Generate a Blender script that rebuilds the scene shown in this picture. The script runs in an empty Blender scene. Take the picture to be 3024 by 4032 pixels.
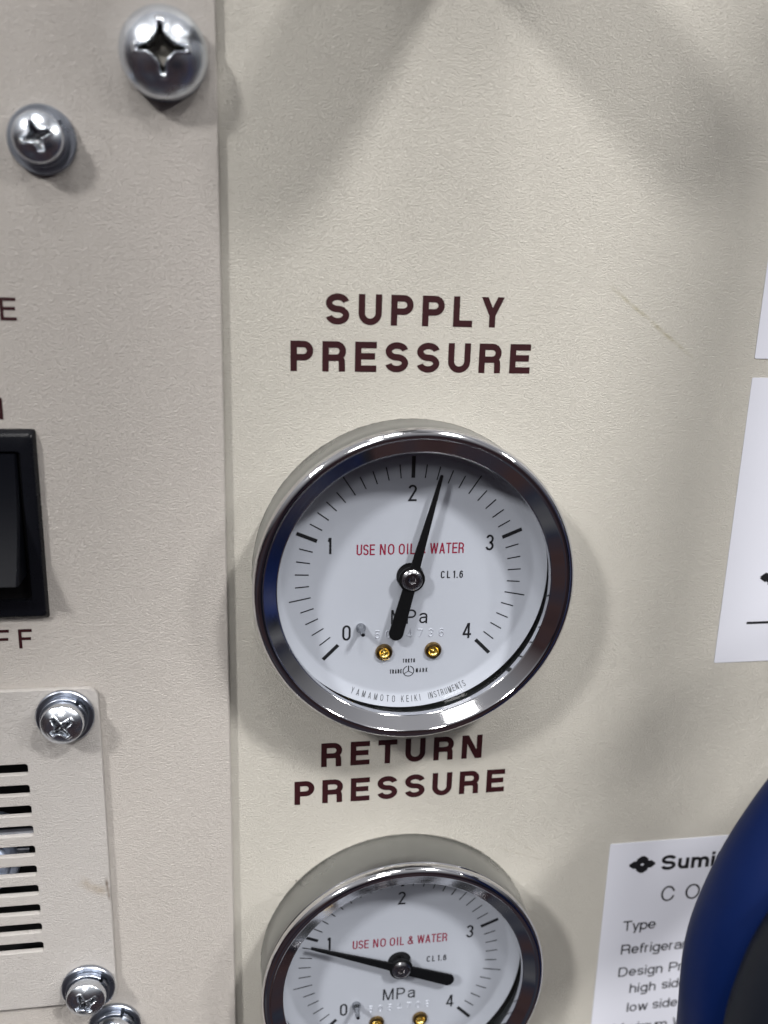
import bpy, bmesh, math, random
from mathutils import Matrix, Vector, Euler

# ------------------------------------------------------------------ camera, world, lamps, exposure
S = 0.001                                   # everything below is written in millimetres
R90 = Matrix.Rotation(math.radians(90), 4, 'X')   # panel stands upright: local x,y,z -> world x,-z,y
scn = bpy.context.scene
COL = scn.collection

cam_d = bpy.data.cameras.new('camera')
cam = bpy.data.objects.new('camera', cam_d); COL.objects.link(cam)
cam_d.sensor_fit = 'VERTICAL'; cam_d.sensor_height = 36.0
cam_d.lens = 36.0 * 3448.4 / 4032
cam_d.clip_start = 0.002; cam_d.clip_end = 50
cam.matrix_world = R90 @ (Matrix.Translation((-31.057 * S, 55.53 * S, 160.233 * S)) @ Euler((-0.26601, -0.15462, 0.02709)).to_matrix().to_4x4())
scn.camera = cam
cam_d.dof.use_dof = True
cam_d.dof.focus_distance = 0.171
cam_d.dof.aperture_fstop = 11.0

world = bpy.data.worlds.new('World'); scn.world = world; world.use_nodes = True
wn = world.node_tree; wn.nodes.clear()
o_ = wn.nodes.new('ShaderNodeOutputWorld'); bg = wn.nodes.new('ShaderNodeBackground')
tc = wn.nodes.new('ShaderNodeTexCoord'); ns = wn.nodes.new('ShaderNodeTexNoise'); cr = wn.nodes.new('ShaderNodeValToRGB')
sep = wn.nodes.new('ShaderNodeSeparateXYZ'); mr = wn.nodes.new('ShaderNodeMapRange'); mx = wn.nodes.new('ShaderNodeMix')
mx.data_type = 'RGBA'
ns.inputs['Scale'].default_value = 1.6; ns.inputs['Detail'].default_value = 3
el = cr.color_ramp.elements
el[0].position = 0.36; el[0].color = (0.004, 0.005, 0.010, 1)
el[1].position = 0.66; el[1].color = (0.085, 0.085, 0.09, 1)
e = el.new(0.46); e.color = (0.045, 0.027, 0.027, 1)
e = el.new(0.55); e.color = (0.024, 0.027, 0.040, 1)
wn.links.new(tc.outputs['Generated'], ns.inputs['Vector']); wn.links.new(ns.outputs['Fac'], cr.inputs['Fac'])
wn.links.new(tc.outputs['Generated'], sep.inputs['Vector']); wn.links.new(sep.outputs['Z'], mr.inputs['Value'])
mr.inputs['From Min'].default_value = 0.08; mr.inputs['From Max'].default_value = 0.55
wn.links.new(mr.outputs['Result'], mx.inputs['Factor']); wn.links.new(cr.outputs['Color'], mx.inputs['A'])
mx.inputs['B'].default_value = (0.36, 0.36, 0.375, 1)          # pale ceiling of the hall
wn.links.new(mx.outputs['Result'], bg.inputs['Color']); bg.inputs['Strength'].default_value = 0.95
wn.links.new(bg.outputs['Background'], o_.inputs['Surface'])

def ceiling_or_fill_lamp(d, dist, size, watts, col=(1.0, 0.985, 0.96)):
    """a ceiling luminaire of the hall or the added fill lamp, in direction d (panel axes) from the gauges"""
    L = bpy.data.lights.new('ceiling_or_fill_lamp', 'AREA'); L.shape = 'DISK'; L.size = size; L.energy = watts; L.color = col
    ob = bpy.data.objects.new('ceiling_or_fill_lamp', L); COL.objects.link(ob)
    v = Vector(d).normalized() * dist
    ob.matrix_world = R90 @ (Matrix.Translation(v) @ v.to_track_quat('Z', 'Y').to_matrix().to_4x4())
LAMPS = [((-0.05, 1.50, 1.0), 2.3, 0.26, 8),
         ((0.68, 1.30, 1.0), 2.5, 0.28, 49),
         ((-1.12, 1.12, 1.0), 2.6, 0.28, 44),
         ((1.25, 0.85, 1.0), 2.7, 0.30, 20),
         ((-0.45, 2.3, 1.0), 2.6, 0.24, 5),
         ((-0.15, 0.60, 1.0), 3.0, 0.60, 13)]  # last entry: added frontal fill that softens the shade on the dials
for a in LAMPS: ceiling_or_fill_lamp(*a)
scn.view_settings.view_transform = 'Standard'; scn.view_settings.look = 'None'
scn.view_settings.exposure = 0.12; scn.view_settings.gamma = 1.0; scn.view_settings.use_curve_mapping = False

# ------------------------------------------------------------------ object helpers
TOP = []
def link(o, parent=None):
    COL.objects.link(o)
    if parent is not None: o.parent = parent
    else: TOP.append(o)
    return o
def tag(o, label=None, cat=None, group=None, kind=None):
    if label: o['label'] = label
    if cat: o['category'] = cat
    if group: o['group'] = group
    if kind: o['kind'] = kind
    return o
def empty(name, loc):
    o = bpy.data.objects.new(name, None); o.empty_display_size = 0.005
    o.location = [c * S for c in loc]; return link(o)
def mesh(name, V, F, mat, parent=None, smooth=40):
    me = bpy.data.meshes.new(name)
    me.from_pydata([(v[0] * S, v[1] * S, v[2] * S) for v in V], [], F)
    me.validate(); me.update()
    if mat: me.materials.append(mat)
    if smooth:
        me.shade_smooth(); me.set_sharp_from_angle(angle=math.radians(smooth))
    return link(bpy.data.objects.new(name, me), parent)
def copy_tree(o, parent=None):
    c = o.copy(); link(c, parent)
    for ch in list(o.children): copy_tree(ch, c)
    return c

class MB:
    def __init__(s): s.V = []; s.F = []
    def add(s, V, F):
        b = len(s.V); s.V += [tuple(v) for v in V]; s.F += [tuple(i + b for i in f) for f in F]; return s
    def lathe(s, prof, n=64, c=(0, 0), a0=0., a1=360., rise=0.):
        """profile [(r, z)] turned about the z axis"""
        V = []; F = []; m = len(prof); full = abs(a1 - a0) >= 359.99; k = n if full else n + 1
        for i in range(k):
            a = math.radians(a0 + (a1 - a0) * i / n); dz = rise * i / n
            for r, z in prof: V.append((c[0] + r * math.cos(a), c[1] + r * math.sin(a), z + dz))
        for i in range(n):
            i2 = (i + 1) % k
            for j in range(m - 1): F.append((i * m + j, i2 * m + j, i2 * m + j + 1, i * m + j + 1))
        if full:
            if prof[0][0] < 1e-6 or prof[-1][0] < 1e-6: pass
        else:
            F.append(tuple(range(m))[::-1]); F.append(tuple(range(n * m, n * m + m)))
        return s.add(V, F)
    def box(s, x0, x1, y0, y1, z0, z1, b=0.0):
        """box with its front (z1) edges chamfered by b"""
        V = [(x0, y0, z0), (x1, y0, z0), (x1, y1, z0), (x0, y1, z0)]
        if b <= 0:
            V += [(x0, y0, z1), (x1, y0, z1), (x1, y1, z1), (x0, y1, z1)]; L = 1
        else:
            pts = [(0, z1 - b), (b * .3, z1 - b * .3), (b, z1)]; L = 3
            for i, z in pts: V += [(x0 + i, y0 + i, z), (x1 - i, y0 + i, z), (x1 - i, y1 - i, z), (x0 + i, y1 - i, z)]
        F = [(3, 2, 1, 0)]
        for l in range(L):
            for k in range(4): F.append((l * 4 + k, l * 4 + (k + 1) % 4, l * 4 + 4 + (k + 1) % 4, l * 4 + 4 + k))
        F.append((L * 4, L * 4 + 1, L * 4 + 2, L * 4 + 3))
        return s.add(V, F)
    def prism(s, poly, z0, z1, b=0.0):
        """extruded outline (counter-clockwise), front edge eased by b"""
        n = len(poly); V = [(x, y, z0) for x, y in poly]
        lv = [(0, z1)] if b <= 0 else [(0, z1 - b), (b, z1)]
        for ins, z in lv:
            for i in range(n):
                p = Vector(poly[i]); a = (p - Vector(poly[i - 1])).normalized(); c = (Vector(poly[(i + 1) % n]) - p).normalized()
                nn = Vector((-(a.y + c.y), a.x + c.x)); nn = nn.normalized() if nn.length > 1e-6 else Vector((0, 0))
                q = p + nn * ins; V.append((q.x, q.y, z))
        F = [tuple(range(n))[::-1]]
        for l in range(len(lv)):
            for i in range(n): F.append((l * n + i, l * n + (i + 1) % n, (l + 1) * n + (i + 1) % n, (l + 1) * n + i))
        F.append(tuple(range(len(lv) * n, len(lv) * n + n)))
        return s.add(V, F)
    def build(s, name, mat, parent=None, smooth=40): return mesh(name, s.V, s.F, mat, parent, smooth)

# ------------------------------------------------------------------ materials
def nodes(name):
    m = bpy.data.materials.new(name); m.use_nodes = True; nt = m.node_tree
    return m, nt, nt.nodes['Principled BSDF']
def N(nt, t, **kw):
    n = nt.nodes.new(t)
    for k, v in kw.items():
        if k in n.inputs: n.inputs[k].default_value = v
        else: setattr(n, k, v)
    return n
def math_(nt, op, a, b=None, c=None, clamp=False):
    n = nt.nodes.new('ShaderNodeMath'); n.operation = op; n.use_clamp = clamp
    for i, v in enumerate((a, b, c)):
        if v is None: continue
        if isinstance(v, (int, float)): n.inputs[i].default_value = v
        else: nt.links.new(v, n.inputs[i])
    return n.outputs[0]
def coords(nt, scale=(1, 1, 1)):
    t = nt.nodes.new('ShaderNodeTexCoord'); m = nt.nodes.new('ShaderNodeMapping'); m.inputs['Scale'].default_value = scale
    nt.links.new(t.outputs['Object'], m.inputs['Vector']); return m.outputs['Vector']
def mixc(nt, f, a, b):
    n = nt.nodes.new('ShaderNodeMix'); n.data_type = 'RGBA'
    for k, v in (('Factor', f), ('A', a), ('B', b)):
        if isinstance(v, (tuple, float, int)): n.inputs[k].default_value = v
        else: nt.links.new(v, n.inputs[k])
    return n.outputs['Result']
def simple(name, col, rough=0.5, metal=0.0, bump=0.0, bscale=1500, var=0.0, rvar=0.0, **kw):
    m, nt, p = nodes(name)
    p.inputs['Base Color'].default_value = (*col, 1); p.inputs['Roughness'].default_value = rough; p.inputs['Metallic'].default_value = metal
    for k, v in kw.items(): p.inputs[k.replace('_', ' ')].default_value = v
    v = coords(nt)
    if var:
        n = N(nt, 'ShaderNodeTexNoise', Scale=bscale * .25, Detail=4.0); nt.links.new(v, n.inputs['Vector'])
        f = math_(nt, 'MULTIPLY_ADD', n.outputs['Fac'], 2 * var, 1 - var)
        mm = N(nt, 'ShaderNodeVectorMath', operation='SCALE'); mm.inputs[0].default_value = col; nt.links.new(f, mm.inputs['Scale'])
        nt.links.new(mm.outputs[0], p.inputs['Base Color'])
    if rvar:
        n = N(nt, 'ShaderNodeTexNoise', Scale=bscale * .12, Detail=6.0); nt.links.new(v, n.inputs['Vector'])
        nt.links.new(math_(nt, 'MULTIPLY_ADD', n.outputs['Fac'], 2 * rvar, rough - rvar, clamp=True), p.inputs['Roughness'])
    if bump:
        n = N(nt, 'ShaderNodeTexNoise', Scale=bscale, Detail=3.0); nt.links.new(v, n.inputs['Vector'])
        b = N(nt, 'ShaderNodeBump', Strength=1.0, Distance=bump * S); nt.links.new(n.outputs['Fac'], b.inputs['Height'])
        nt.links.new(b.outputs['Normal'], p.inputs['Normal'])
    return m

def paint(name, col, stains=()):
    """wrinkle-textured powder coat, with a few specks and rubbed marks"""
    m, nt, p = nodes(name)
    v = coords(nt, (1.0, 1.55, 1.0))
    w = N(nt, 'ShaderNodeTexNoise', Scale=1500.0, Detail=2.0); nt.links.new(v, w.inputs['Vector'])
    off = N(nt, 'ShaderNodeVectorMath', operation='SCALE', Scale=0.0005); nt.links.new(w.outputs['Color'], off.inputs[0])
    va = N(nt, 'ShaderNodeVectorMath', operation='ADD'); nt.links.new(v, va.inputs[0]); nt.links.new(off.outputs[0], va.inputs[1])
    n1 = N(nt, 'ShaderNodeTexNoise', Scale=3200.0, Detail=3.0, Roughness=0.55); nt.links.new(va.outputs[0], n1.inputs['Vector'])
    rid = math_(nt, 'ABSOLUTE', math_(nt, 'SUBTRACT', n1.outputs['Fac'], 0.5))
    rid = math_(nt, 'POWER', math_(nt, 'MULTIPLY', rid, 5.0, clamp=True), 0.6)
    n2 = N(nt, 'ShaderNodeTexNoise', Scale=2300.0, Detail=4.0); nt.links.new(v, n2.inputs['Vector'])
    h = math_(nt, 'ADD', math_(nt, 'MULTIPLY', rid, 0.6), math_(nt, 'MULTIPLY', n2.outputs['Fac'], 1.2))
    b = N(nt, 'ShaderNodeBump', Strength=1.0, Distance=0.20 * S); nt.links.new(h, b.inputs['Height'])
    nt.links.new(b.outputs['Normal'], p.inputs['Normal'])
    n3 = N(nt, 'ShaderNodeTexNoise', Scale=16.0, Detail=5.0); nt.links.new(v, n3.inputs['Vector'])
    f = math_(nt, 'MULTIPLY_ADD', n3.outputs['Fac'], 0.10, 0.95)
    sc = N(nt, 'ShaderNodeVectorMath', operation='SCALE'); sc.inputs[0].default_value = col; nt.links.new(f, sc.inputs['Scale'])
    c = sc.outputs[0]
    vo = N(nt, 'ShaderNodeTexVoronoi', Scale=95.0); nt.links.new(coords(nt), vo.inputs['Vector'])
    sx = N(nt, 'ShaderNodeSeparateColor'); nt.links.new(vo.outputs['Color'], sx.inputs[0])
    spot = math_(nt, 'MULTIPLY', math_(nt, 'LESS_THAN', vo.outputs['Distance'], 0.020), math_(nt, 'GREATER_THAN', sx.outputs[0], 0.90))
    c = mixc(nt, math_(nt, 'MULTIPLY', spot, 0.7), c, (0.05, 0.045, 0.04, 1))
    t = nt.nodes.new('ShaderNodeTexCoord'); s3 = nt.nodes.new('ShaderNodeSeparateXYZ'); nt.links.new(t.outputs['Object'], s3.inputs[0])
    nn = N(nt, 'ShaderNodeTexNoise', Scale=420.0, Detail=4.0); nt.links.new(t.outputs['Object'], nn.inputs['Vector'])
    for (x0, y0, x1, y1, hw, colr, amt) in stains:
        L = math.hypot(x1 - x0, y1 - y0); ux, uy = (x1 - x0) / L, (y1 - y0) / L
        dx = math_(nt, 'SUBTRACT', s3.outputs['X'], x0 * S); dy = math_(nt, 'SUBTRACT', s3.outputs['Y'], y0 * S)
        u = math_(nt, 'ADD', math_(nt, 'MULTIPLY', dx, ux), math_(nt, 'MULTIPLY', dy, uy))
        vv = math_(nt, 'ABSOLUTE', math_(nt, 'SUBTRACT', math_(nt, 'MULTIPLY', dy, ux), math_(nt, 'MULTIPLY', dx, uy)))
        a = math_(nt, 'SUBTRACT', 1.0, math_(nt, 'DIVIDE', vv, hw * S), clamp=True)
        e = math_(nt, 'ABSOLUTE', math_(nt, 'SUBTRACT', math_(nt, 'DIVIDE', u, L * S * .5), 1.0))
        e = math_(nt, 'MULTIPLY', math_(nt, 'SUBTRACT', 1.0, e, clamp=True), 2.2, clamp=True)
        k = math_(nt, 'MULTIPLY', math_(nt, 'MULTIPLY', a, e), math_(nt, 'MULTIPLY_ADD', nn.outputs['Fac'], 3.6, -1.15, clamp=True))
        c = mixc(nt, math_(nt, 'MULTIPLY', k, amt, clamp=True), c, (*colr, 1))
    nt.links.new(c, p.inputs['Base Color'])
    p.inputs['Roughness'].default_value = 0.42; p.inputs['Specular IOR Level'].default_value = 0.42
    return m

M = {}
M['paint'] = paint('cream_wrinkle_paint', (0.592, 0.565, 0.508),
                   [(36.0, 55.6, 55.5, 41.6, 0.55, (0.30, 0.26, 0.12), 0.6), (16, -62, 36, -70, 0.35, (0.42, 0.38, 0.30), 0.4), (22, -60, 33, -68, 0.25, (0.42, 0.38, 0.30), 0.4)])
M['paint_l_shade'] = paint('shade_tinted_cream_paint', (0.545, 0.508, 0.474), [])  # same cream paint, pinker and darker to stand in for its light
M['paint_v'] = paint('vent_plate_paint', (0.54, 0.512, 0.49),
                     [(-66.5, -62, -59.6, -66.5, 1.6, (0.33, 0.24, 0.14), 0.5), (-60.0, -62.5, -59.4, -68.5, 0.5, (0.12, 0.08, 0.05), 0.9)])
M['maroon'] = simple('maroon_print', (0.024, 0.003, 0.005), 0.6, bump=0.02, bscale=1300, var=0.25, Specular_IOR_Level=0.25)
M['black_print'] = simple('black_print', (0.012, 0.012, 0.014), 0.45)
M['red_print'] = simple('red_print', (0.26, 0.008, 0.035), 0.5)
M['label_black'] = simple('label_ink', (0.010, 0.010, 0.012), 0.4)
M['dial'] = simple('dial_white', (0.475, 0.485, 0.53), 0.38, bump=0.004, bscale=600, var=0.03)
M['paper'] = simple('label_white', (0.61, 0.62, 0.69), 0.33, bump=0.004, bscale=200, var=0.03)
M['satin'] = simple('satin_nickel', (0.34, 0.35, 0.355), 0.30, 1.0, rvar=0.12, bscale=500, var=0.1, bump=0.003)
M['zinc'] = simple('zinc_plated_steel', (0.74, 0.78, 0.84), 0.25, 1.0, rvar=0.14, bump=0.035, bscale=520, var=0.22)
M['zinc_dull'] = simple('dull_zinc_steel', (0.40, 0.43, 0.49), 0.30, 1.0, rvar=0.12, bump=0.01, bscale=900, var=0.2)
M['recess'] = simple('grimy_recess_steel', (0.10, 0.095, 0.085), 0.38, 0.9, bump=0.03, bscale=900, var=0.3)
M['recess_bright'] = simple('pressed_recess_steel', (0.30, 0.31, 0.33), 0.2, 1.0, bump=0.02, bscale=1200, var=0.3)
M['motor'] = simple('pale_blue_metal', (0.55, 0.63, 0.80), 0.42, 0.8, bump=0.05, bscale=300, var=0.3)
M['steel'] = simple('turned_steel', (0.52, 0.50, 0.50), 0.2, 1.0, rvar=0.08, bscale=2500)
M['brass_dark'] = simple('tarnished_brass', (0.26, 0.17, 0.07), 0.3, 1.0, rvar=0.08, bscale=2500, var=0.2)
M['brass'] = simple('brass', (0.90, 0.66, 0.20), 0.3, 1.0, rvar=0.08, bscale=2500, var=0.15)
M['black_metal'] = simple('black_pointer', (0.003, 0.003, 0.0035), 0.55, Specular_IOR_Level=0.2)
M['rubber'] = simple('black_rubber', (0.008, 0.009, 0.009), 0.55, bump=0.01, bscale=1500)
M['plastic'] = simple('black_plastic', (0.005, 0.0055, 0.008), 0.28, bump=0.006, bscale=2200, rvar=0.08, Specular_IOR_Level=0.3)
M['rocker'] = simple('matt_black_plastic', (0.003, 0.0035, 0.006), 0.42, bump=0.014, bscale=2600, Specular_IOR_Level=0.12)
M['dark'] = simple('dark_interior', (0.012, 0.012, 0.014), 0.7)
M['blue'] = simple('blue_hose_rubber', (0.0008, 0.009, 0.062), 0.5, bump=0.01, bscale=500, var=0.1, Specular_IOR_Level=0.18)
M['grey_hose'] = simple('grey_hose_rubber', (0.006, 0.008, 0.014), 0.5, bump=0.01, bscale=500, Specular_IOR_Level=0.25)
M['sealant_shade'] = simple('grey_sealant_shade', (0.13, 0.125, 0.11), 0.8, var=0.4, bscale=3000)  # sealant grey, darkened as a painted contact shadow round the gauge cases

def chrome_turned():
    m, nt, p = nodes('turned_chrome')
    p.inputs['Metallic'].default_value = 1; p.inputs['Base Color'].default_value = (0.72, 0.72, 0.74, 1)
    t = nt.nodes.new('ShaderNodeTexCoord'); s3 = nt.nodes.new('ShaderNodeSeparateXYZ'); nt.links.new(t.outputs['Object'], s3.inputs[0])
    r = math_(nt, 'SQRT', math_(nt, 'ADD', math_(nt, 'MULTIPLY', s3.outputs['X'], s3.outputs['X']), math_(nt, 'MULTIPLY', s3.outputs['Y'], s3.outputs['Y'])))
    n = N(nt, 'ShaderNodeTexNoise', noise_dimensions='1D', Scale=9000.0, Detail=3.0); nt.links.new(r, n.inputs['W'])
    n2 = N(nt, 'ShaderNodeTexNoise', Scale=260.0, Detail=6.0); nt.links.new(t.outputs['Object'], n2.inputs['Vector'])
    b = N(nt, 'ShaderNodeBump', Strength=0.35, Distance=0.003 * S); nt.links.new(n.outputs['Fac'], b.inputs['Height'])
    nt.links.new(b.outputs['Normal'], p.inputs['Normal'])
    nt.links.new(math_(nt, 'MULTIPLY_ADD', n2.outputs['Fac'], 0.12, 0.0, clamp=True), p.inputs['Roughness'])
    return m
M['chrome'] = chrome_turned()
def glass():
    m, nt, p = nodes('gauge_glass')
    nt.nodes.remove(p)
    out = nt.nodes['Material Output']
    tr = N(nt, 'ShaderNodeBsdfTransparent', Color=(0.96, 0.97, 0.98, 1)); gl = N(nt, 'ShaderNodeBsdfGlossy', Roughness=0.02)
    ge = nt.nodes.new('ShaderNodeNewGeometry'); dt = N(nt, 'ShaderNodeVectorMath', operation='DOT_PRODUCT'); mi = nt.nodes.new('ShaderNodeMixShader')
    nt.links.new(ge.outputs['Incoming'], dt.inputs[0]); nt.links.new(ge.outputs['Normal'], dt.inputs[1])
    fr = math_(nt, 'MULTIPLY_ADD', math_(nt, 'POWER', math_(nt, 'SUBTRACT', 1.0, math_(nt, 'ABSOLUTE', dt.outputs['Value'])), 5.0), 0.25, 0.018)
    nt.links.new(fr, mi.inputs[0]); nt.links.new(tr.outputs[0], mi.inputs[1]); nt.links.new(gl.outputs[0], mi.inputs[2])
    nt.links.new(mi.outputs[0], out.inputs['Surface']); return m
M['glass'] = glass()

# ------------------------------------------------------------------ stroke lettering
def A(cx, cy, rx, ry, a0, a1, n=9):
    return [(cx + rx * math.cos(math.radians(a0 + (a1 - a0) * i / n)), cy + ry * math.sin(math.radians(a0 + (a1 - a0) * i / n))) for i in range(n + 1)]
def oval(l, b, r, t, k=1.0):
    rx = (r - l) / 2; ry = min((t - b) / 2, rx * k * 1.25)
    return A(r - rx, t - ry, rx, ry, 0, 90)[:-1] + A(l + rx, t - ry, rx, ry, 90, 180) + A(l + rx, b + ry, rx, ry, 180, 270)[:-1] + A(r - rx, b + ry, rx, ry, 270, 360)
GW = dict(A=.70, B=.66, C=.70, D=.68, E=.62, F=.58, I=.0, J=.52, K=.68, L=.56, M=.80, N=.68, O=.74, P=.64, R=.67, S=.66, T=.62, U=.66, V=.66, W=.98, Y=.66, X=.66,
          a=.53, d=.54, e=.54, f=.30, g=.54, h=.50, i=.0, k=.50, l=.0, m=.82, n=.50, o=.55, p=.54, r=.32, s=.48, t=.30, u=.50, w=.74, x=.50, y=.50)
GW.update({'0': .55, '1': .30, '2': .55, '3': .55, '4': .58, '5': .55, '6': .55, '7': .53, '8': .55, '9': .55, '&': .66, '.': .0, ' ': .26, '-': .3})
def glyph(ch, w, t):
    h = t / 2; L = h; R = w - h; B = h; T = 1 - h; X = w / 2; x = .735 - h; o = []
    P = lambda *pts, c=False: o.append(('p', list(pts), c))
    D = lambda *a: o.append(('d', *a))
    rx = (R - L) / 2; q = (T - B) / 4
    if ch == 'A': D(h, 0, X, 1); D(w - h, 0, X, 1); P((w * .22, .30), (w * .78, .30))
    elif ch == 'B':
        m = .53; P((L, 0), (L, 1)); P(*([(L, T)] + A(R - .04 - q, (T + m) / 2, q, (T - m) / 2, 90, -90) + [(L, m)])); P(*([(L, m)] + A(R - q, (B + m) / 2, q, (m - B) / 2, 90, -90) + [(L, B)]))
    elif ch in 'CG': 
        ry = min((T - B) / 2, rx * 1.25); P(*(A(X, T - ry, rx, ry, 18, 90)[:-1] + A(X, T - ry, rx, ry, 90, 180) + A(X, B + ry, rx, ry, 180, 270)[:-1] + A(X, B + ry, rx, ry, 270, 342)))
    elif ch == 'D': ry = (T - B) / 2; P((L, 0), (L, 1)); P(*([(L, T)] + A(R - rx * .95, B + ry, rx * .95, ry, 90, -90, 14) + [(L, B)]))
    elif ch == 'E': P((L, 0), (L, 1)); P((L, T), (w, T)); P((L, .52), (w * .93, .52)); P((L, B), (w, B))
    elif ch == 'F': P((L, 0), (L, 1)); P((L, T), (w, T)); P((L, .50), (w * .90, .50))
    elif ch in 'Il': P((L, 0), (L, 1))
    elif ch == 'K': P((L, 0), (L, 1)); D(L + h, .36, w - h * 1.1, 1); D(w - h, 0, w * .42, .55)
    elif ch == 'L': P((L, 1), (L, B), (w, B))
    elif ch == 'M': P((L, 0), (L, 1)); P((R, 0), (R, 1)); D(X, 0, L + h * .4, 1); D(X, 0, R - h * .4, 1)
    elif ch == 'N': P((L, 0), (L, 1)); P((R, 0), (R, 1)); D(R - h * .3, 0, L + h * .3, 1)
    elif ch in 'O0': P(*oval(L, B, R, T), c=True)
    elif ch in 'PR':
        m = .46; ry = (T - m) / 2; P((L, 0), (L, 1)); P(*([(L, T)] + A(R - ry, m + ry, ry, ry, 90, -90) + [(L, m)]))
        if ch == 'R': P(*([(R - ry - .02, m)] + A(R - .16 - h * .1, m - .13, .14, .13, 80, 0, 5) + [(R - h * .2 + .0, 0)]))
    elif ch == 'S':
        P(*(A(X, T - q, rx, q, 12, 90)[:-1] + A(X, T - q, rx, q, 90, 262, 12) + A(X, B + q, rx, q, 82, -90, 12)[0:-1] + A(X, B + q, rx, q, -90, -170)))
    elif ch == 'T': P((X, 0), (X, T - h)); P((0, T), (w, T))
    elif ch == 'U': P(*([(L, 1)] + A(X, B + rx, rx, rx, 180, 360, 14) + [(R, 1)]))
    elif ch == 'V': D(X, 0, h, 1); D(X, 0, w - h, 1)
    elif ch == 'W': a = w * .27; D(a, 0, h, 1); D(a, 0, X, 1); D(w - a, 0, X, 1); D(w - a, 0, w - h, 1)
    elif ch == 'X': D(h, 0, w - h, 1); D(w - h, 0, h, 1)
    elif ch == 'Y': P((X, 0), (X, .45)); D(X, .40, h, 1); D(X, .40, w - h, 1)
    elif ch == 'a': P(*([(L + .02, x * .82)] + A(X, x - .15, rx, .15, 160, 90, 4) + A(X, x - .15, rx, .15, 80, 0, 5) + [(R, 0)])); P(*([(R, .43)] + [(X, .41)] + A(L + .14, .235, .14, .17, 100, 270, 9) + [(X, B), (R, .17)]))
    elif ch in 'dgpq':
        P(*oval(L, B, R, x), c=True)
        if ch == 'd': P((R, 0), (R, 1))
        if ch == 'p': P((L, -.27), (L, x + h))
        if ch == 'g': P(*([(R, x + h), (R, -.08)] + A(X, -.10, rx, .14, -10, -160, 8)))
    elif ch == 'e': m = (x + B) / 2; ry = (x - B) / 2; P(*([(L, m), (R, m)] + A(X, m, rx, ry, 12, 90, 5) + A(X, m, rx, ry, 100, 270, 11) + A(X, m, rx, ry, 285, 325, 4)))
    elif ch == 'f': P(*([(w * .36, 0), (w * .36, T - .14)] + A(w * .36 + .14, T - .14, .14, .14, 170, 90, 5) + [(w * 1.05, T)])); P((0, x - .03), (w * .9, x - .03))
    elif ch in 'hnr':
        P((L, 0), (L, 1 if ch == 'h' else x + h)); r = min(rx, .22)
        if ch == 'r': P(*([(L, x - .2)] + A(L + .2, x - .18, .2, .18, 170, 80, 6)))
        else: P(*([(L, x - .22)] + A(L + r, x - .22, r, .22, 175, 90, 5) + A(R - r, x - .22, r, .22, 85, 0, 6) + [(R, 0)]))
    elif ch == 'i': P((L, 0), (L, x + h)); P((L, 1 - t * .95), (L, 1))
    elif ch == 'k': P((L, 0), (L, 1)); D(L + h, .28, w - h, .735); D(w - h, 0, w * .42, .42)
    elif ch == 'm':
        P((L, 0), (L, x + h)); r = (X - L) / 2
        for l, rr in ((L, X), (X, R)): P(*([(l, x - .20)] + A(l + r, x - .2, r, .2, 175, 0, 10) + [(rr, 0)]))
    elif ch == 'o': P(*oval(L, B, R, x), c=True)
    elif ch == 's': q = (x - B) / 4; P(*(A(X, x - q, rx, q, 15, 262, 14) + A(X, B + q, rx, q, 82, -168, 14)))
    elif ch == 't': P(*([(w * .4, .95), (w * .4, B + .12)] + A(w * .4 + .12, B + .12, .12, .12, 190, 270, 5))); P((0, x), (w, x))
    elif ch == 'u': r = rx; P(*([(L, x + h)] + A(X, B + .22, r, .22, 180, 360, 12) + [(R, x + h)])); P((R, 0), (R, x + h))
    elif ch == 'w': a = w * .27; D(a, 0, h, .735); D(a, 0, X, .735); D(w - a, 0, X, .735); D(w - a, 0, w - h, .735)
    elif ch == 'x': D(h, 0, w - h, .735); D(w - h, 0, h, .735)
    elif ch == 'y': D(X, 0, w - h, .735); D(X, 0, h, .735); D(X - w * .17, -.27, X, 0)
    elif ch == '1': P((w - h, 0), (w - h, 1)); D(h, .76, w - h * 1.6, .99)
    elif ch == '2': P(*(A(X, T - rx, rx, rx, 168, 0, 11) + A(X, T - rx, rx, rx, -8, -38, 3) + [(L + h * .3, B), (w, B)]))
    elif ch == '3': P(*(A(X, T - q, rx * .92, q, 160, -90, 13) + A(X, B + q, rx, q, 90, -165, 13)))
    elif ch == '4': P((w * .70, 0), (w * .70, 1)); P((0, .26), (w, .26)); D(h * 1.1, .26 + h * .3, w * .66, 1)
    elif ch == '5': P(*([(R, T), (L + .05, T), (L, .50)] + A(X, B + .27, rx, .27, 145, 0, 8) + A(X, B + .27, rx, .27, -8, -165, 9)))
    elif ch == '6': P(*oval(L, B, R, .62), c=True); P(*([(L, .34)] + A(X, T - .38, rx, .38, 175, 90, 6) + A(X, T - .2, rx, .2, 80, 15, 4)))
    elif ch == '7': P((0, T), (w, T)); D(w * .32, 0, w - h, 1 - h)
    elif ch == '8': P(*oval(L, .52, R, T), c=True); P(*oval(L, B, R, .52), c=True)
    elif ch == '9': P(*oval(L, .38, R, T), c=True); P(*([(R, .66)] + A(X, B + .38, rx, .38, -5, -90, 6) + A(X, B + .2, rx, .2, -100, -165, 4)))
    elif ch == '&': P(*([(w, B)] + [(L + .16, .72)] + A(L + .24, T - .14, .12, .14, 190, -20, 10) + [(L + .06, .38)] + A(L + .22, B + .20, .22, .20, 150, 290, 8) + [(w - h * .6, .45)]))
    elif ch == '.': P((L, 0), (L, t))
    elif ch == '-': P((0, .4), (w, .4))
    return o
LV = 0.0045      # separate strokes lie a few microns apart
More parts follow.
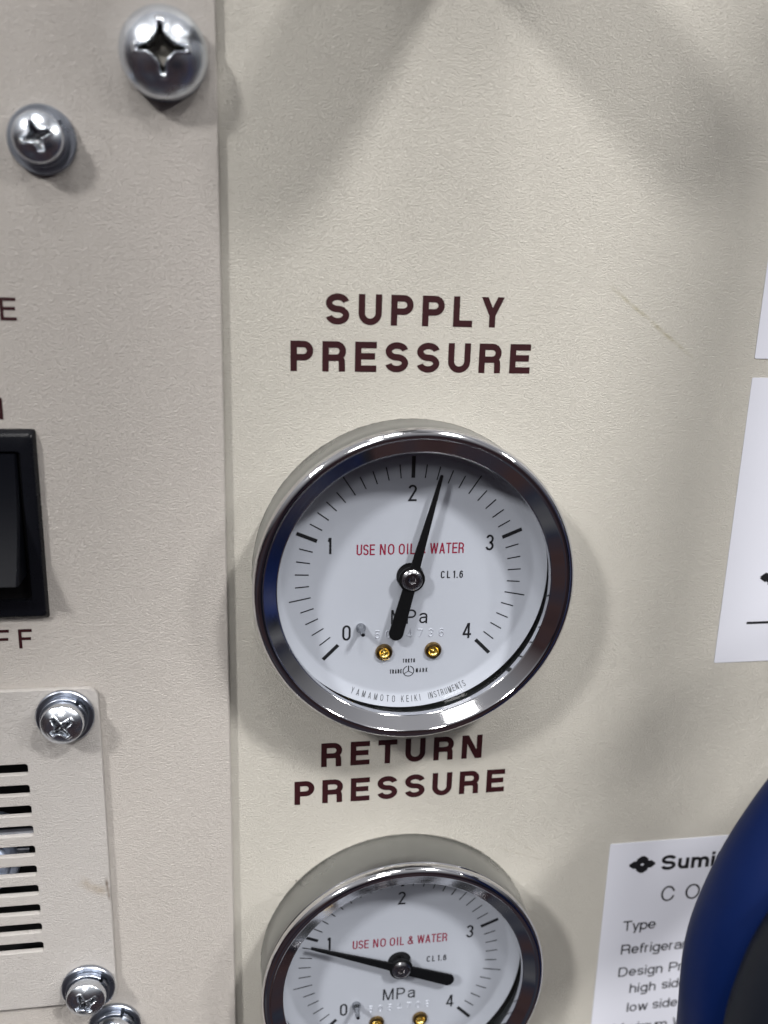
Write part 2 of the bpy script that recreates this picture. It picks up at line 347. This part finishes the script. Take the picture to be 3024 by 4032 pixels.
def text_strokes(s, x0, y0, H, width=None, ws=1.0, wt=.12, gap=.13):
    """list of (quads-strips) in mm on the plane: lettering built from strokes"""
    ws_ = [(GW[c] * ws if c != ' ' else GW[c]) + (wt if c in 'Iil.' else 0) for c in s]
    nat = sum(ws_) * H; n = len(s) - 1
    g = gap * H if width is None or n == 0 else (width - nat) / n
    out = []; x = x0
    for c, w in zip(s, ws_):
        for st in glyph(c, w, wt):
            if st[0] == 'd':
                _, a, b, cx, d = st; L = math.hypot(cx - a, d - b); k = wt / 2 * L / max(abs(d - b), .01) * .98
                if abs(d - b) < abs(cx - a) * .8: 
                    nx, ny = -(d - b) / L * wt / 2, (cx - a) / L * wt / 2
                    quad = [(a - nx, b - ny), (cx - nx, d - ny), (cx + nx, d + ny), (a + nx, b + ny)]
                else: quad = [(a - k, b), (a + k, b), (cx + k, d), (cx - k, d)]
                mid = [(a, b), (cx, d)]
                out.append(('q', [(x + p[0] * H, y0 + p[1] * H) for p in quad], [(x + p[0] * H, y0 + p[1] * H) for p in mid]))
            else: out.append(('s', [(x + p[0] * H, y0 + p[1] * H) for p in st[1]], st[2]))
        x += w * H + g
    return out
def strip(pts, closed, hw):
    n = len(pts); Lf = []; Rt = []
    pts = [Vector(p) for p in pts]
    for i, p in enumerate(pts):
        a = (p - pts[i - 1]) if (i > 0 or closed) else None; b = (pts[(i + 1) % n] - p) if (i < n - 1 or closed) else None
        if a is not None and a.length < 1e-7: a = b
        if b is not None and b.length < 1e-7: b = a
        a = a or b; b = b or a; a = a.normalized(); b = b.normalized()
        nn = Vector((-(a.y + b.y), a.x + b.x)).normalized(); k = hw / max(.45, nn.dot(Vector((-a.y, a.x))))
        Lf.append(p + nn * k); Rt.append(p - nn * k)
    return Lf, Rt
def lettering(name, items, mat, parent, z=0.03, fmap=None, ridge=None, smooth=None):
    """items: dicts of text_strokes arguments; one flat printed mesh"""
    V = []; F = []; k = 0
    fm = fmap or (lambda x, y, dz: (x, y, z + dz))
    def addv(pts, dz): 
        b = len(V); V.extend(fm(p[0], p[1], dz) for p in pts); return b
    for it in items:
        hw = it.get('wt', .12) * it['H'] / 2
        for st in text_strokes(**it):
            dz = (k % 7) * LV; k += 1
            if st[0] == 'q' and ridge is None:
                b = addv(st[1], dz); q = st[1]
                ar = sum(q[i][0] * q[(i + 1) % 4][1] - q[(i + 1) % 4][0] * q[i][1] for i in range(4))
                F.append((b, b + 1, b + 2, b + 3) if ar > 0 else (b + 3, b + 2, b + 1, b))
            else:
                pts, cl = (st[1], st[2]) if st[0] == 's' else (st[2], False)
                Lf, Rt = strip(pts, cl, hw); n = len(pts)
                if ridge is None:
                    b = addv(Rt, dz); b2 = addv(Lf, dz)
                    for i in range(n if cl else n - 1): j = (i + 1) % n; F.append((b + i, b + j, b2 + j, b2 + i))
                else:
                    b = addv(Rt, 0); bc = addv(pts, ridge); b2 = addv(Lf, 0)
                    for i in range(n if cl else n - 1):
                        j = (i + 1) % n; F.append((b + i, b + j, bc + j, bc + i)); F.append((bc + i, bc + j, b2 + j, b2 + i))
    return mesh(name, V, F, mat, parent, smooth)

# ------------------------------------------------------------------ the setting: sheet-metal panels
XS = -34.75; ZL = 1.5
b = MB(); b.box(-60, 230, -300, 330, -3, 0); tag(b.build('panel', M['paint'], smooth=None), kind='structure')

def rrect(x0, x1, y0, y1, r, n=4):
    return (A(x1 - r, y1 - r, r, r, 0, 90, n) + A(x0 + r, y1 - r, r, r, 90, 180, n) + A(x0 + r, y0 + r, r, r, 180, 270, n) + A(x1 - r, y0 + r, r, r, 270, 360, n))
def plate(name, outline, holes, z0, z1, mat, bev=0.12, parent=None):
    """flat sheet with openings: filled curve turned into a mesh"""
    cu = bpy.data.curves.new(name, 'CURVE'); cu.dimensions = '2D'; cu.fill_mode = 'BOTH'
    cu.extrude = ((z1 - z0) / 2 - bev) * S; cu.bevel_depth = bev * S; cu.bevel_resolution = 1; cu.offset = -bev * S
    for poly in [outline] + holes:
        sp = cu.splines.new('POLY'); sp.points.add(len(poly) - 1); sp.use_cyclic_u = True
        for p, q in zip(sp.points, poly): p.co = (q[0] * S, q[1] * S, 0, 1)
    tmp = bpy.data.objects.new('tmp', cu); me = bpy.data.meshes.new_from_object(tmp)
    bpy.data.objects.remove(tmp); bpy.data.curves.remove(cu)
    me.name = name; me.transform(Matrix.Translation((0, 0, (z0 + z1) / 2 * S))); me.materials.clear(); me.materials.append(mat)
    me.shade_smooth(); me.set_sharp_from_angle(angle=math.radians(50))
    return link(bpy.data.objects.new(name, me), parent)
o = plate('raised_panel', [(-230, -300), (XS, -300), (XS, 330), (-230, 330)], [[(-114, -84), (-114, -33), (-71.2, -33), (-71.2, -84)]], 0.02, ZL, M['paint_l_shade'], 0.3)
tag(o, kind='structure')
tag(lettering('lettering', [dict(s='SUPPLY', x0=-16.45, y0=47.1, H=5.45, width=32.9, wt=.215, ws=1.18), dict(s='PRESSURE', x0=-22.75, y0=38.7, H=5.45, width=44.9, wt=.215, ws=1.18),
                        dict(s='RETURN', x0=-16.55, y0=-42.2, H=5.45, width=34.0, wt=.215, ws=1.18), dict(s='PRESSURE', x0=-22.0, y0=-50.65, H=5.45, width=44.9, wt=.215, ws=1.18)],
              M['maroon'], bpy.data.objects['panel']), label='maroon printed words supply pressure and return pressure')
tag(lettering('lettering', [dict(s='E', x0=-71.35, y0=46.8, H=3.8, wt=.15, ws=1.12), dict(s='ON', x0=-79.0, y0=30.05, H=3.75, width=6.75, wt=.15),
                        dict(s='OFF', x0=-81.6, y0=-12.75, H=3.8, width=11.1, wt=.15, ws=1.1)], M['maroon'], bpy.data.objects['raised_panel'], z=ZL + .03),
    label='thin maroon printed letters around the switch')
# dark space behind the vent slots
b = MB(); V = [(-116, -86, -2.9), (-69, -86, -2.9), (-69, -31, -2.9), (-116, -31, -2.9)]

def inner():
    b = MB(); x0, x1, y0, y1, z0, z1 = -116, -69.5, -86, -31.5, -26, 0.01
    b.add([(x0, y0, z0), (x1, y0, z0), (x1, y1, z0), (x0, y1, z0), (x0, y0, z1), (x1, y0, z1), (x1, y1, z1), (x0, y1, z1)],
          [(0, 1, 2, 3), (0, 4, 5, 1), (1, 5, 6, 2), (2, 6, 7, 3), (3, 7, 4, 0)])
    return tag(b.build('vent_cavity', M['dark'], smooth=None), kind='structure')
inner()

# ------------------------------------------------------------------ screws
def cross_head(name, r, z0, side, cap, cross, w, depth, mat, parent, rot=0.0, n=96, rings=60, k=.62, dark=None):
    """pan head: short side, shallow spherical cap, pressed cross recess (star-shaped mouth, tapering arms)"""
    V = []; F = []; MI = []
    Rs = (r * r + cap * cap) / (2 * cap)
    def sst(a): a = max(0., min(1., a)); return a * a * (3 - 2 * a)
    def dome(q):
        z = z0 + side + cap - Rs + math.sqrt(Rs * Rs - q * q)
        e = max(0., (q - r * .945) / (r * .055)); return z - side * .55 * (1 - math.sqrt(max(0., 1 - e ** 3)))
    ca, sa = math.cos(rot), math.sin(rot); dep = []
    for j in range(rings + 1):
        q = r * (j / rings)
        for i in range(n):
            a = 2 * math.pi * i / n; x, y = q * math.cos(a), q * math.sin(a)
            u, v = abs(x * ca + y * sa) / cross, abs(-x * sa + y * ca) / cross
            star = 1 - (u ** k + v ** k) ** (1 / k)                                    # >0 inside the star mouth
            arm = min(1 - u, (w * (1.15 - .5 * u) - v) / .5); arm2 = min(1 - v, (w * (1.15 - .5 * v) - u) / .5)
            f = max(star * 1.2, arm * 1.3, arm2 * 1.3)
            d = depth * sst(f / .34) * (.45 + .55 * sst(1.15 - math.hypot(u, v))) if f > 0 else 0
            lip = .022 * r * sst(1 - abs(f + .10) / .16)
            dep.append(d); V.append((x, y, dome(q) - d + (lip if f <= 0 else 0)))
            if j:
                k_ = (j - 1) * n; i2 = (i + 1) % n; F.append((k_ + i, k_ + n + i, k_ + n + i2, k_ + i2)); MI.append(1 if d > depth * .30 else 0)
    b0 = rings * n
    for z in (z0 + side * .25, z0 + .05, z0):
        c = len(V); rr = r * (1.0 if z > z0 + .01 else .97)
        for i in range(n): a = 2 * math.pi * i / n; V.append((rr * math.cos(a), rr * math.sin(a), z))
        for i in range(n): i2 = (i + 1) % n; F.append((b0 + i, c + i, c + i2, b0 + i2)); MI.append(0)
        b0 = c
    o = mesh(name, V, F, mat, parent, 50)
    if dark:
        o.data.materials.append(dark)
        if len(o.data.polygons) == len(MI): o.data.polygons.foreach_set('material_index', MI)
    return o

def sems_screw(name, loc, label, rot, zf, group=None):
    t = empty(name, loc)
    tag(t, label, 'screw', group)
    b = MB(); b.lathe([(2.2, 0), (5.15, 0), (5.35, .12), (5.35, .75), (5.15, .95), (2.2, .95)], 72); b.build('flat_washer', M['zinc_dull'], t)
    b = MB(); b.lathe([(2.3, 1.0), (4.25, 1.0), (4.35, 1.1), (4.35, 1.95), (4.25, 2.05), (2.3, 2.05), (2.3, 1.0)], 60, a0=25 + rot * 50, a1=375 + rot * 50, rise=.35); b.build('spring_washer', M['zinc_dull'], t)
    b = MB(); b.lathe([(2.3, .9), (2.3, 2.7)], 24); b.build('shank', M['zinc_dull'], t)
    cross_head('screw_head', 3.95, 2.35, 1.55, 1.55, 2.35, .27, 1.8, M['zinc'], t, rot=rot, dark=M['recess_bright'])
    hb = MB(); hb.lathe([(2.0, 2.4), (3.75, 2.4), (3.93, 2.55)], 60); hb.build('head_underside', M['zinc_dull'], t)
    return t
ZV = 2.7
sems_screw('screw', (-62.6, 75.4, ZL), 'small cross-head screw with washer left of the big dome screw, near the top', 0.35, 0)
sems_screw('screw', (-65.35, -26.2, ZV), 'cross-head screw with two washers at the upper right corner of the slotted vent plate', 0.62, 0)
sems_screw('screw', (-64.75, -88.4, ZV), 'cross-head screw with two washers at the lower right corner of the slotted vent plate', 0.5, 0)
sems_screw('screw', (-60.2, -99.75, ZL), 'cross-head screw below the vent plate corner, cut by the bottom of the photo', 0.9, 0)
t = empty('dome_screw', (-42.95, 88.9, ZL)); tag(t, 'biggest screw, shiny domed cross-head at the top beside the panel seam', 'screw')
b = MB(); b.lathe([(3, 0), (6.7, 0), (6.85, .15), (6.85, .5), (6.7, .6), (3, .8)], 80); b.build('flat_washer', M['zinc_dull'], t)
b = MB(); b.lathe([(3.5, .65), (6.5, .65), (6.75, 1.0), (6.8, 1.6)], 80); b.build('head_underside', M['zinc'], t)
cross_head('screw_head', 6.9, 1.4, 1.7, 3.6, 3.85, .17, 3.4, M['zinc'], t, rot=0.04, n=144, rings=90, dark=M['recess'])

# ------------------------------------------------------------------ vent plate
slots = []
for i in range(10):
    y = -36.15 - i * 4.50; slots.append(rrect(-112, -73.0 + .0 * i, y - 2.25, y, .55, 4))
o = plate('vent_plate', rrect(-128, -59.25, -92.6, -20.85, 2.2, 6), slots, ZL + .01, ZV, M['paint_v'], 0.14)
tag(o, 'cream painted vent plate with ten horizontal slots at lower left', 'vent plate')
t = empty('fan_motor', (-84, -60, -4.6)); tag(t, 'silvery fan part glimpsed through the middle vent slots', 'fan')
b = MB(); b.lathe([(0, 5.5), (4.4, 5.4), (5.2, 4.8), (5.4, 4), (6.6, 3.6), (7.0, 3), (7.0, -4)], 48); b.build('hub', M['motor'], t)
b = MB(); b.box(2, 11, 7.0, 9.2, 4, 6.2, .4); b.box(7, 9.5, 3.0, 4.2, 4, 5.4, .3); b.build('bracket', M['zinc_dull'], t)

# ------------------------------------------------------------------ rocker switch
t = empty('rocker_switch', (-82, 10.8, ZL)); tag(t, 'black rocker switch in a raised square frame at the left edge', 'switch')
def loft(rings, F0=None):
    V = [p for r in rings for p in r]; n = len(rings[0]); F = []
    for k in range(len(rings) - 1):
        for i in range(n): F.append((k * n + i, k * n + (i + 1) % n, (k + 1) * n + (i + 1) % n, (k + 1) * n + i))
    return V, F
def rr3(hx, hy, r, z, n=5, cx=0., cy=0.): return [(cx + x, cy + y, z) for x, y in rrect(-hx, hx, -hy, hy, r, n)]
V, F = loft([rr3(14.9, 17.6, .5, 0), rr3(14.85, 17.5, .6, .3), rr3(14.6, 17.0, .8, 1.1), rr3(14.4, 16.7, .9, 1.35), rr3(14.1, 16.4, 1.0, 1.45),
             rr3(12.4, 13.9, .7, 1.45), rr3(12.2, 13.7, .6, 1.2), rr3(12.15, 13.65, .6, .03)])
mesh('switch_frame', V, F, M['plastic'], t, 35)
mesh('switch_well', [(-12.3, -13.8, .06), (12.3, -13.8, .06), (12.3, 13.8, .06), (-12.3, 13.8, .06)], [(0, 1, 2, 3)], M['black_metal'], t, None)
prof = []          # rocker: pressed at the top (ON), the OFF end raised
for i in range(25):
    y = 13.35 - i / 24 * 22.3; s = i / 24
    z = 1.3 + 0.3 * s + 5.6 * s ** 2.1
    prof.append((y, z))
V = []; F = []
hx = 11.6
for y, z in prof:
    V += [(-hx, y, -1), (-hx, y, z - .45), (-hx + .35, y, z), (hx - .35, y, z), (hx, y, z - .45), (hx, y, -1)]
for k in range(24):
    for i in range(5): F.append((k * 6 + i, (k + 1) * 6 + i, (k + 1) * 6 + i + 1, k * 6 + i + 1))
F.append(tuple(range(6))); F.append(tuple(24 * 6 + i for i in range(6))[::-1])
mesh('rocker', V, F, M['rocker'], t, 30)

# ------------------------------------------------------------------ pressure gauges
ZD = 3.13
def flange(r): return ZD if r <= 24.8 else ZD + (r - 24.8) * .55
def arc_map(x, y, dz):
    r = 26.25 - y; a = math.radians(-90) + x / 26.25
    return (r * math.cos(a), r * math.sin(a), flange(r) + .04 + dz)
def gauge(loc, label, value, serial, spin=0.0):
    g = empty('pressure_gauge', loc); g.rotation_euler = (0, 0, spin); tag(g, label, 'gauge', None)
    b = MB(); b.lathe([(28.9, -2), (30.05, -.4), (30.0, 7.0), (29.9, 8.6), (29.75, 9.2)], 160); b.lathe([(28.6, 0), (28.6, 9)], 96); b.build('case', M['satin'], g)
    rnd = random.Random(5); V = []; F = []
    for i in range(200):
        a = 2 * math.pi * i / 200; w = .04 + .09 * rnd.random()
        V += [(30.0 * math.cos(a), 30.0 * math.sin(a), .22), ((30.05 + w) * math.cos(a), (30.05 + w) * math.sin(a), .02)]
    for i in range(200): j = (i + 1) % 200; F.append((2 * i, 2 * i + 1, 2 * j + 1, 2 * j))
    mesh('sealant_edge', V, F, M['sealant_shade'], g)
    bead = [(29.5, 9.1), (29.9, 9.2)] + [(28.8 + 1.4 * math.cos(math.radians(a)), 10.45 + 1.4 * math.sin(math.radians(a))) for a in range(-50, 91, 10)]
    bead += [(28.4, 11.75), (28.15, 11.5), (25.98, 10.7), (25.72, 10.45), (25.7, 9.3), (26.1, 8.95), (28.5, 8.9)]
    b = MB(); b.lathe(bead, 200); b.build('bezel', M['chrome'], g, 28)
    b = MB(); b.lathe([(28.55, 8.85), (26.6, 8.85), (26.25, 8.5), (26.5, 8.0), (27.6, 7.6), (27.9, 4.9), (28.5, 4.7)], 128); b.build('gasket', M['rubber'], g)
    b = MB(); b.lathe([(0, 8.75), (26.9, 8.75), (26.9, 7.7), (0, 7.7)], 96); b.build('glass', M['glass'], g)
    b = MB(); b.lathe([(2.7, ZD), (10, ZD), (18, ZD), (24.2, ZD), (24.65, ZD + .03), (25.05, ZD + .17), (27.1, flange(27.1)), (27.25, flange(27.1) - .15), (27.3, 2.7)], 180)
    b.lathe([(2.7, ZD), (2.62, ZD - .1), (2.6, ZD - 1.0)], 48)
    dial = b.build('dial', M['dial'], g, 50)
    b = MB(); b.lathe([(0, ZD - .9), (3.1, ZD - .9)], 40); b.build('dial_hole', M['dark'], g)
    # scale: 0..4 MPa over 270 degrees in 0.1 steps
    V = []; F = []
    for k in range(41):
        a = math.radians(225 - k * 6.75); ca, sa = math.cos(a), math.sin(a)
        if k % 10 == 0: r0, r1, hw = 19.45, 23.6, .36
        elif k % 5 == 0: r0, r1, hw = 19.5, 23.7, .12
        else: r0, r1, hw = 19.5, 22.15, .115
        q = len(V); z = ZD + .03
        V += [(r0 * ca + hw * sa, r0 * sa - hw * ca, z), (r1 * ca + hw * sa, r1 * sa - hw * ca, z), (r1 * ca - hw * sa, r1 * sa + hw * ca, z), (r0 * ca - hw * sa, r0 * sa + hw * ca, z)]
        F.append((q, q + 1, q + 2, q + 3))
    mesh('scale_marks', V, F, M['black_print'], dial, None)
    num = lambda s, cx, y: dict(s=s, x0=cx - (GW[s] * .93 * 3.2) / 2, y0=y, H=3.2, ws=.93, wt=.125)
    lettering('numerals', [num('0', -12.15, -12.9), dict(s='1', x0=-15.95, y0=4.85, H=3.2, ws=.75, wt=.135), num('2', -.05, 14.93), num('3', 15.5, 4.85), num('4', 11.9, -13.35)], M['black_print'], dial, ZD + .03)
    lettering('unit', [dict(s='MPa', x0=-3.45, y0=-9.85, H=3.0, width=7.2, wt=.11, ws=1.0)], M['black_print'], dial, ZD + .03)
    lettering('red_warning', [dict(s='USE', x0=-10.45, y0=4.45, H=2.15, width=3.5, wt=.125, ws=.74), dict(s='NO', x0=-6.0, y0=4.45, H=2.15, width=2.8, wt=.125, ws=.78),
                              dict(s='OIL', x0=-2.35, y0=4.45, H=2.15, width=3.15, wt=.125, ws=.74), dict(s='&', x0=1.6, y0=4.45, H=2.15, wt=.125, ws=.85), 
                              dict(s='WATER', x0=3.75, y0=4.45, H=2.15, width=6.7, wt=.125, ws=.76)], M['red_print'], dial, ZD + .03)
    lettering('accuracy_class', [dict(s='CL', x0=6.1, y0=-.62, H=1.5, width=1.85, wt=.15, ws=.75), dict(s='1.6', x0=8.55, y0=-.62, H=1.5, width=1.95, wt=.15, ws=.85)], M['black_print'], dial, ZD + .03)
    lettering('trade_mark_words', [dict(s='TOKYO', x0=-.85, y0=-18.1, H=.85, width=2.45, wt=.17, ws=.55), dict(s='TRADE', x0=-3.4, y0=-20.35, H=.9, width=2.42, wt=.17, ws=.55),
                                   dict(s='MARK', x0=1.85, y0=-20.3, H=.9, width=2.35, wt=.15, ws=.6)], M['black_print'], dial, ZD + .03)
    V = []; F = []; cx, cy, rr = .36, -19.95, 1.08
    def seg(pts, hw, dz):
        Lf, Rt = strip(pts, False, hw); q = len(V); V.extend([(p.x, p.y, ZD + .03 + dz) for p in Rt] + [(p.x, p.y, ZD + .03 + dz) for p in Lf]); n = len(pts)
        for i in range(n - 1): F.append((q + i, q + i + 1, q + n + i + 1, q + n + i))
    seg(A(cx, cy, rr, rr, 107, 433, 40), .085, 0); seg([(cx, cy), (cx, cy + rr + .1)], .11, LV)
    for a in (210, 330): seg([(cx, cy), (cx + rr * math.cos(math.radians(a)), cy + rr * math.sin(math.radians(a)))], .07, 2 * LV)
    mesh('trade_mark', V, F, M['black_print'], dial, None)
    lettering('maker_name', [dict(s='YAMAMOTO', x0=-11.7, y0=0, H=1.12, width=9.35, wt=.10, ws=.72), dict(s='KEIKI', x0=-1.05, y0=0, H=1.12, width=3.95, wt=.10, ws=.72),
                             dict(s='INSTRUMENTS', x0=4.6, y0=0, H=1.12, width=8.0, wt=.10, ws=.66)], M['black_print'], dial, fmap=arc_map)
    lettering('stamped_number', [dict(s=serial, x0=-6.6, y0=-12.75, H=1.75, width=13.8, wt=.13, ws=1.05)], M['dial'], dial, ZD + .0, ridge=.16)
    # two brass dial screws
    for x in (-4.7, 5.15):
        b = MB(); b.lathe([(1.72, ZD), (1.72, ZD + .25), (1.55, ZD + .62), (1.25, ZD + .72), (1.02, ZD + .66)], 40, (x, -15.62)); b.build('dial_screw', M['brass_dark'], g, 30)
        b = MB(); b.lathe([(1.04, ZD + .67), (.95, ZD + .5), (.7, ZD + .22), (.3, ZD + .3), (0, ZD + .55)], 40, (x, -15.62))
        V = []; F = []
        for k in range(4):
            a = math.radians(45 + 90 * k + x * 4); c, s_ = math.cos(a), math.sin(a)
            q = [(x + .12 * s_, -15.62 - .12 * c, ZD + .2), (x + .85 * c, -15.62 + .85 * s_, ZD + .34), (x - .12 * s_, -15.62 + .12 * c, ZD + .2), (x + .25 * c, -15.62 + .25 * s_, ZD + .52)]
            V += q; i = 4 * k; F += [(i, i + 1, i + 3), (i + 1, i + 2, i + 3)]
        b.add(V, F); b.build('screw_socket', M['brass'], g, 60)
    # zero stop pin
    b = MB(); b.lathe([(.95, ZD), (1.0, ZD + .45), (.85, ZD + .9), (.62, ZD + 1.2), (.52, ZD + 1.6), (.45, 6.6), (.36, 6.85), (0, 6.9)], 28, (-9.4, -10.3)); b.build('stop_pin', M['recess_bright'], g, 50)
    # pointer
    a = math.radians(225 - value * 67.5); ca, sa = math.cos(a), math.sin(a); z0, z1 = 5.0, 5.35
    out = [(20.6, -.30)] + A(20.75, 0, .26, .30, -60, 60, 4) + [(20.6, .30)]
    out = [(2.35, -.95)] + out + [(2.35, .95)] + A(0, 0, 2.55, 2.55, 24, 152, 14) + [(-2.4, 1.2), (-11.3, 1.42)] + A(-11.3, 0, 1.42, 1.42, 90, 270, 10)[1:] + [(-2.4, -1.2)] + A(0, 0, 2.55, 2.55, 208, 336, 14)
    out = [(x * ca - y * sa, x * sa + y * ca) for x, y in out]
    b = MB(); b.prism(out, z0, z1, .05); p_ = b.build('pointer', M['black_metal'], g, 30)
    b = MB(); b.lathe([(0, 5.5), (.35, 5.5), (.62, 5.62), (.7, 5.95), (1.45, 6.05), (1.55, 6.02), (2.05, 5.62), (2.08, 5.3)], 48); b.build('hub_cap', M['steel'], p_, 35)
    b = MB(); b.lathe([(1.3, ZD - .8), (1.3, 5.0)], 24); b.build('spindle', M['steel'], g)
    return g
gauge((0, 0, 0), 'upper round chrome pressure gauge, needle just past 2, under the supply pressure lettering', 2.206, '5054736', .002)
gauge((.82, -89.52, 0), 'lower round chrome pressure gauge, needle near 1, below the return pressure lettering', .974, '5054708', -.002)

# ------------------------------------------------------------------ stuck-on labels
def logo(cx, cy, name, parent, z, kx=1.5, ky=1.14):
    V = []; F = []
    def q(a0, a1, b0, b1, dz):
        n = len(V)
        for a_, b_ in ((a0, b0), (a1, b0), (a1, b1), (a0, b1)): V.append((cx + (a_ + b_) * kx, cy + (a_ - b_) * ky, z + dz))
        F.append((n + 3, n + 2, n + 1, n))
    q(-1.15, 1.15, .17, .98, 0); q(-1.15, 1.15, -.98, -.17, LV); q(.17, .98, -1.15, 1.15, 2 * LV); q(-.98, -.17, -1.15, 1.15, 3 * LV)
    return mesh(name, V, F, M['label_black'], parent, None)
def sticker(x0, x1, y0, y1, label, r=.25):
    V, F = loft([[(x, y, .005) for x, y in rrect(x0, x1, y0, y1, r, 3)], [(x, y, .14) for x, y in rrect(x0, x1, y0, y1, r, 3)]])
    F.append(tuple(range(16, 32)) if len(V) == 32 else tuple(range(len(V) // 2, len(V))))
    o = mesh('label_sticker', V, F, M['paper'], None, 30); tag(o, label, 'label'); return o
Z = .17
s1 = sticker(67.78, 132, 42.1, 92, 'white paper label at the right edge of the panel, topmost of the three')
lettering('lettering', [dict(s='Type', x0=69.95, y0=45.5, H=1.6, wt=.14)], M['label_black'], s1, Z)
s2 = sticker(67.85, 132, -22.6, 38.4, 'white paper label with black diamond emblem and rule, middle of the three at right')
logo(79.1, -3.4, 'emblem', s2, Z, 1.62, 1.12)
b = MB(); b.add([(74.1, -13.9, Z), (126, -13.9, Z), (126, -13.35, Z), (74.1, -13.35, Z)], [(0, 1, 2, 3)]); b.build('rule_line', M['label_black'], s2, None)
s3 = sticker(48.65, 128, -165, -65.95, 'white specification label with black emblem and small text, partly behind the blue hose')
logo(56.85, -71.9, 'emblem', s3, Z, 1.52, 1.08)
lettering('maker_name', [dict(s='Sumitomo', x0=61.5, y0=-73.9, H=3.95, gap=.14, wt=.21, ws=1.36)], M['label_black'], s3, Z)
lettering('heading', [dict(s='COMPRESSOR', x0=62.4, y0=-82.4, H=4.15, width=57.0, wt=.11, ws=1.18)], M['label_black'], s3, Z)
tw = .135
lettering('lettering', [dict(s='Type', x0=53.9, y0=-89.65, H=2.75, width=8.1, wt=tw, ws=1.28), dict(s='Refrigerant', x0=54.1, y0=-96.15, H=2.7, width=18.4, wt=tw, ws=1.28),
                        dict(s='Design', x0=54.1, y0=-102.5, H=2.65, width=11.1, wt=tw, ws=1.28), dict(s='Pressure', x0=66.8, y0=-102.4, H=2.65, width=14.5, wt=tw, ws=1.28),
                        dict(s='high', x0=57.4, y0=-107.45, H=2.65, width=6.6, wt=tw, ws=1.28), dict(s='side', x0=65.5, y0=-107.2, H=2.65, width=6.3, wt=tw, ws=1.28),
                        dict(s='low', x0=57.3, y0=-112.95, H=2.65, width=5.3, wt=tw, ws=1.28), dict(s='side', x0=63.8, y0=-112.8, H=2.65, width=6.4, wt=tw, ws=1.28),
                        dict(s='Maximum', x0=54.3, y0=-118.9, H=2.65, width=13.9, wt=tw, ws=1.28), dict(s='Working', x0=69.6, y0=-118.8, H=2.65, width=12.5, wt=tw, ws=1.28)], M['label_black'], s3, Z)

# ------------------------------------------------------------------ hoses and added shadow casters in front of the panel
def catmull(P, n=10):
    P = [Vector(p) for p in P]; P = [2 * P[0] - P[1]] + P + [2 * P[-1] - P[-2]]; out = []
    for i in range(1, len(P) - 2):
        for k in range(n):
            t = k / n; a, b_, c, d = P[i - 1:i + 3]
            out.append(.5 * ((2 * b_) + (c - a) * t + (2 * a - 5 * b_ + 4 * c - d) * t * t + (3 * b_ - a - 3 * c + d) * t ** 3))
    return out + [P[-2]]
def tube(name, P, r, mat, parent=None, n=40):
    pts = catmull(P); V = []; F = []; up = Vector((0, 0, 1)); m = len(pts)
    for i, p in enumerate(pts):
        d = (pts[min(i + 1, m - 1)] - pts[max(i - 1, 0)]).normalized(); u = (up - d * up.dot(d)).normalized(); w = d.cross(u)
        for k in range(n): a = 2 * math.pi * k / n; V.append(tuple(p + (u * math.cos(a) + w * math.sin(a)) * r))
    for i in range(m - 1):
        for k in range(n): F.append((i * n + k, i * n + (k + 1) % n, (i + 1) * n + (k + 1) % n, (i + 1) * n + k))
    F.append(tuple(range(n))[::-1]); F.append(tuple(range((m - 1) * n, m * n)))
    return mesh(name, V, F, mat, parent)
o = tube('hose', [(134, 240, 110), (127, 150, 110), (124, 90, 108), (113, 46, 92), (94, 12, 64), (77, -10, 46), (65.4, -25, 45), (58.4, -36.5, 45), (54.2, -47, 45), (52.2, -57, 45), (52.6, -70, 45), (55.5, -88, 42), (62, -110, 34), (72, -140, 20)], 9, M['blue'])  # unseen upper run is shaped to cast shade on the right panel
tag(o, 'thick dark blue hose curving across the lower right corner in front of the label', 'hose')
o = tube('hose', [(170, 44, 30), (132, 14, 50), (104, -4, 58), (78, -19, 58), (63, -33, 58), (55.2, -45, 58), (52.2, -56, 58), (51.4, -65, 58), (52.6, -84, 52), (58, -108, 40), (70, -140, 24)], 8, M['grey_hose'])
tag(o, 'dark grey hose in front of the blue hose at the lower right edge', 'hose')
t = empty('shadow_coupling', (3, 124, 0)); tag(t, 'added round steel post, unseen above the view, casting shadow bands on the panel', 'shadow_caster')  # added out of view for the shadow bands on the upper panel
b = MB(); b.prism([(14 * math.cos(math.radians(60 * k)), 14 * math.sin(math.radians(60 * k))) for k in range(6)], 0, 8, .6); b.build('hex_nut', M['zinc_dull'], t, 30)
b = MB(); b.lathe([(10, 8), (10, 41), (9.4, 42), (6.5, 42), (6, 41), (0, 41)], 64); b.build('shadow_coupling_body', M['satin'], t)

o = tube('shadow_pipe', [(66, 262, 200), (66, 330, 200), (66, 420, 200), (66, 520, 200)], 34, M['satin'])  # added out of view to block one lamp over the raised panel
tag(o, 'added wide metal tube, unseen above the view, shading the raised panel', 'shadow_pipe')

# ------------------------------------------------------------------ stand the whole panel upright
for o in TOP:
    if o.matrix_basis is not None: o.matrix_basis = R90 @ o.matrix_basis
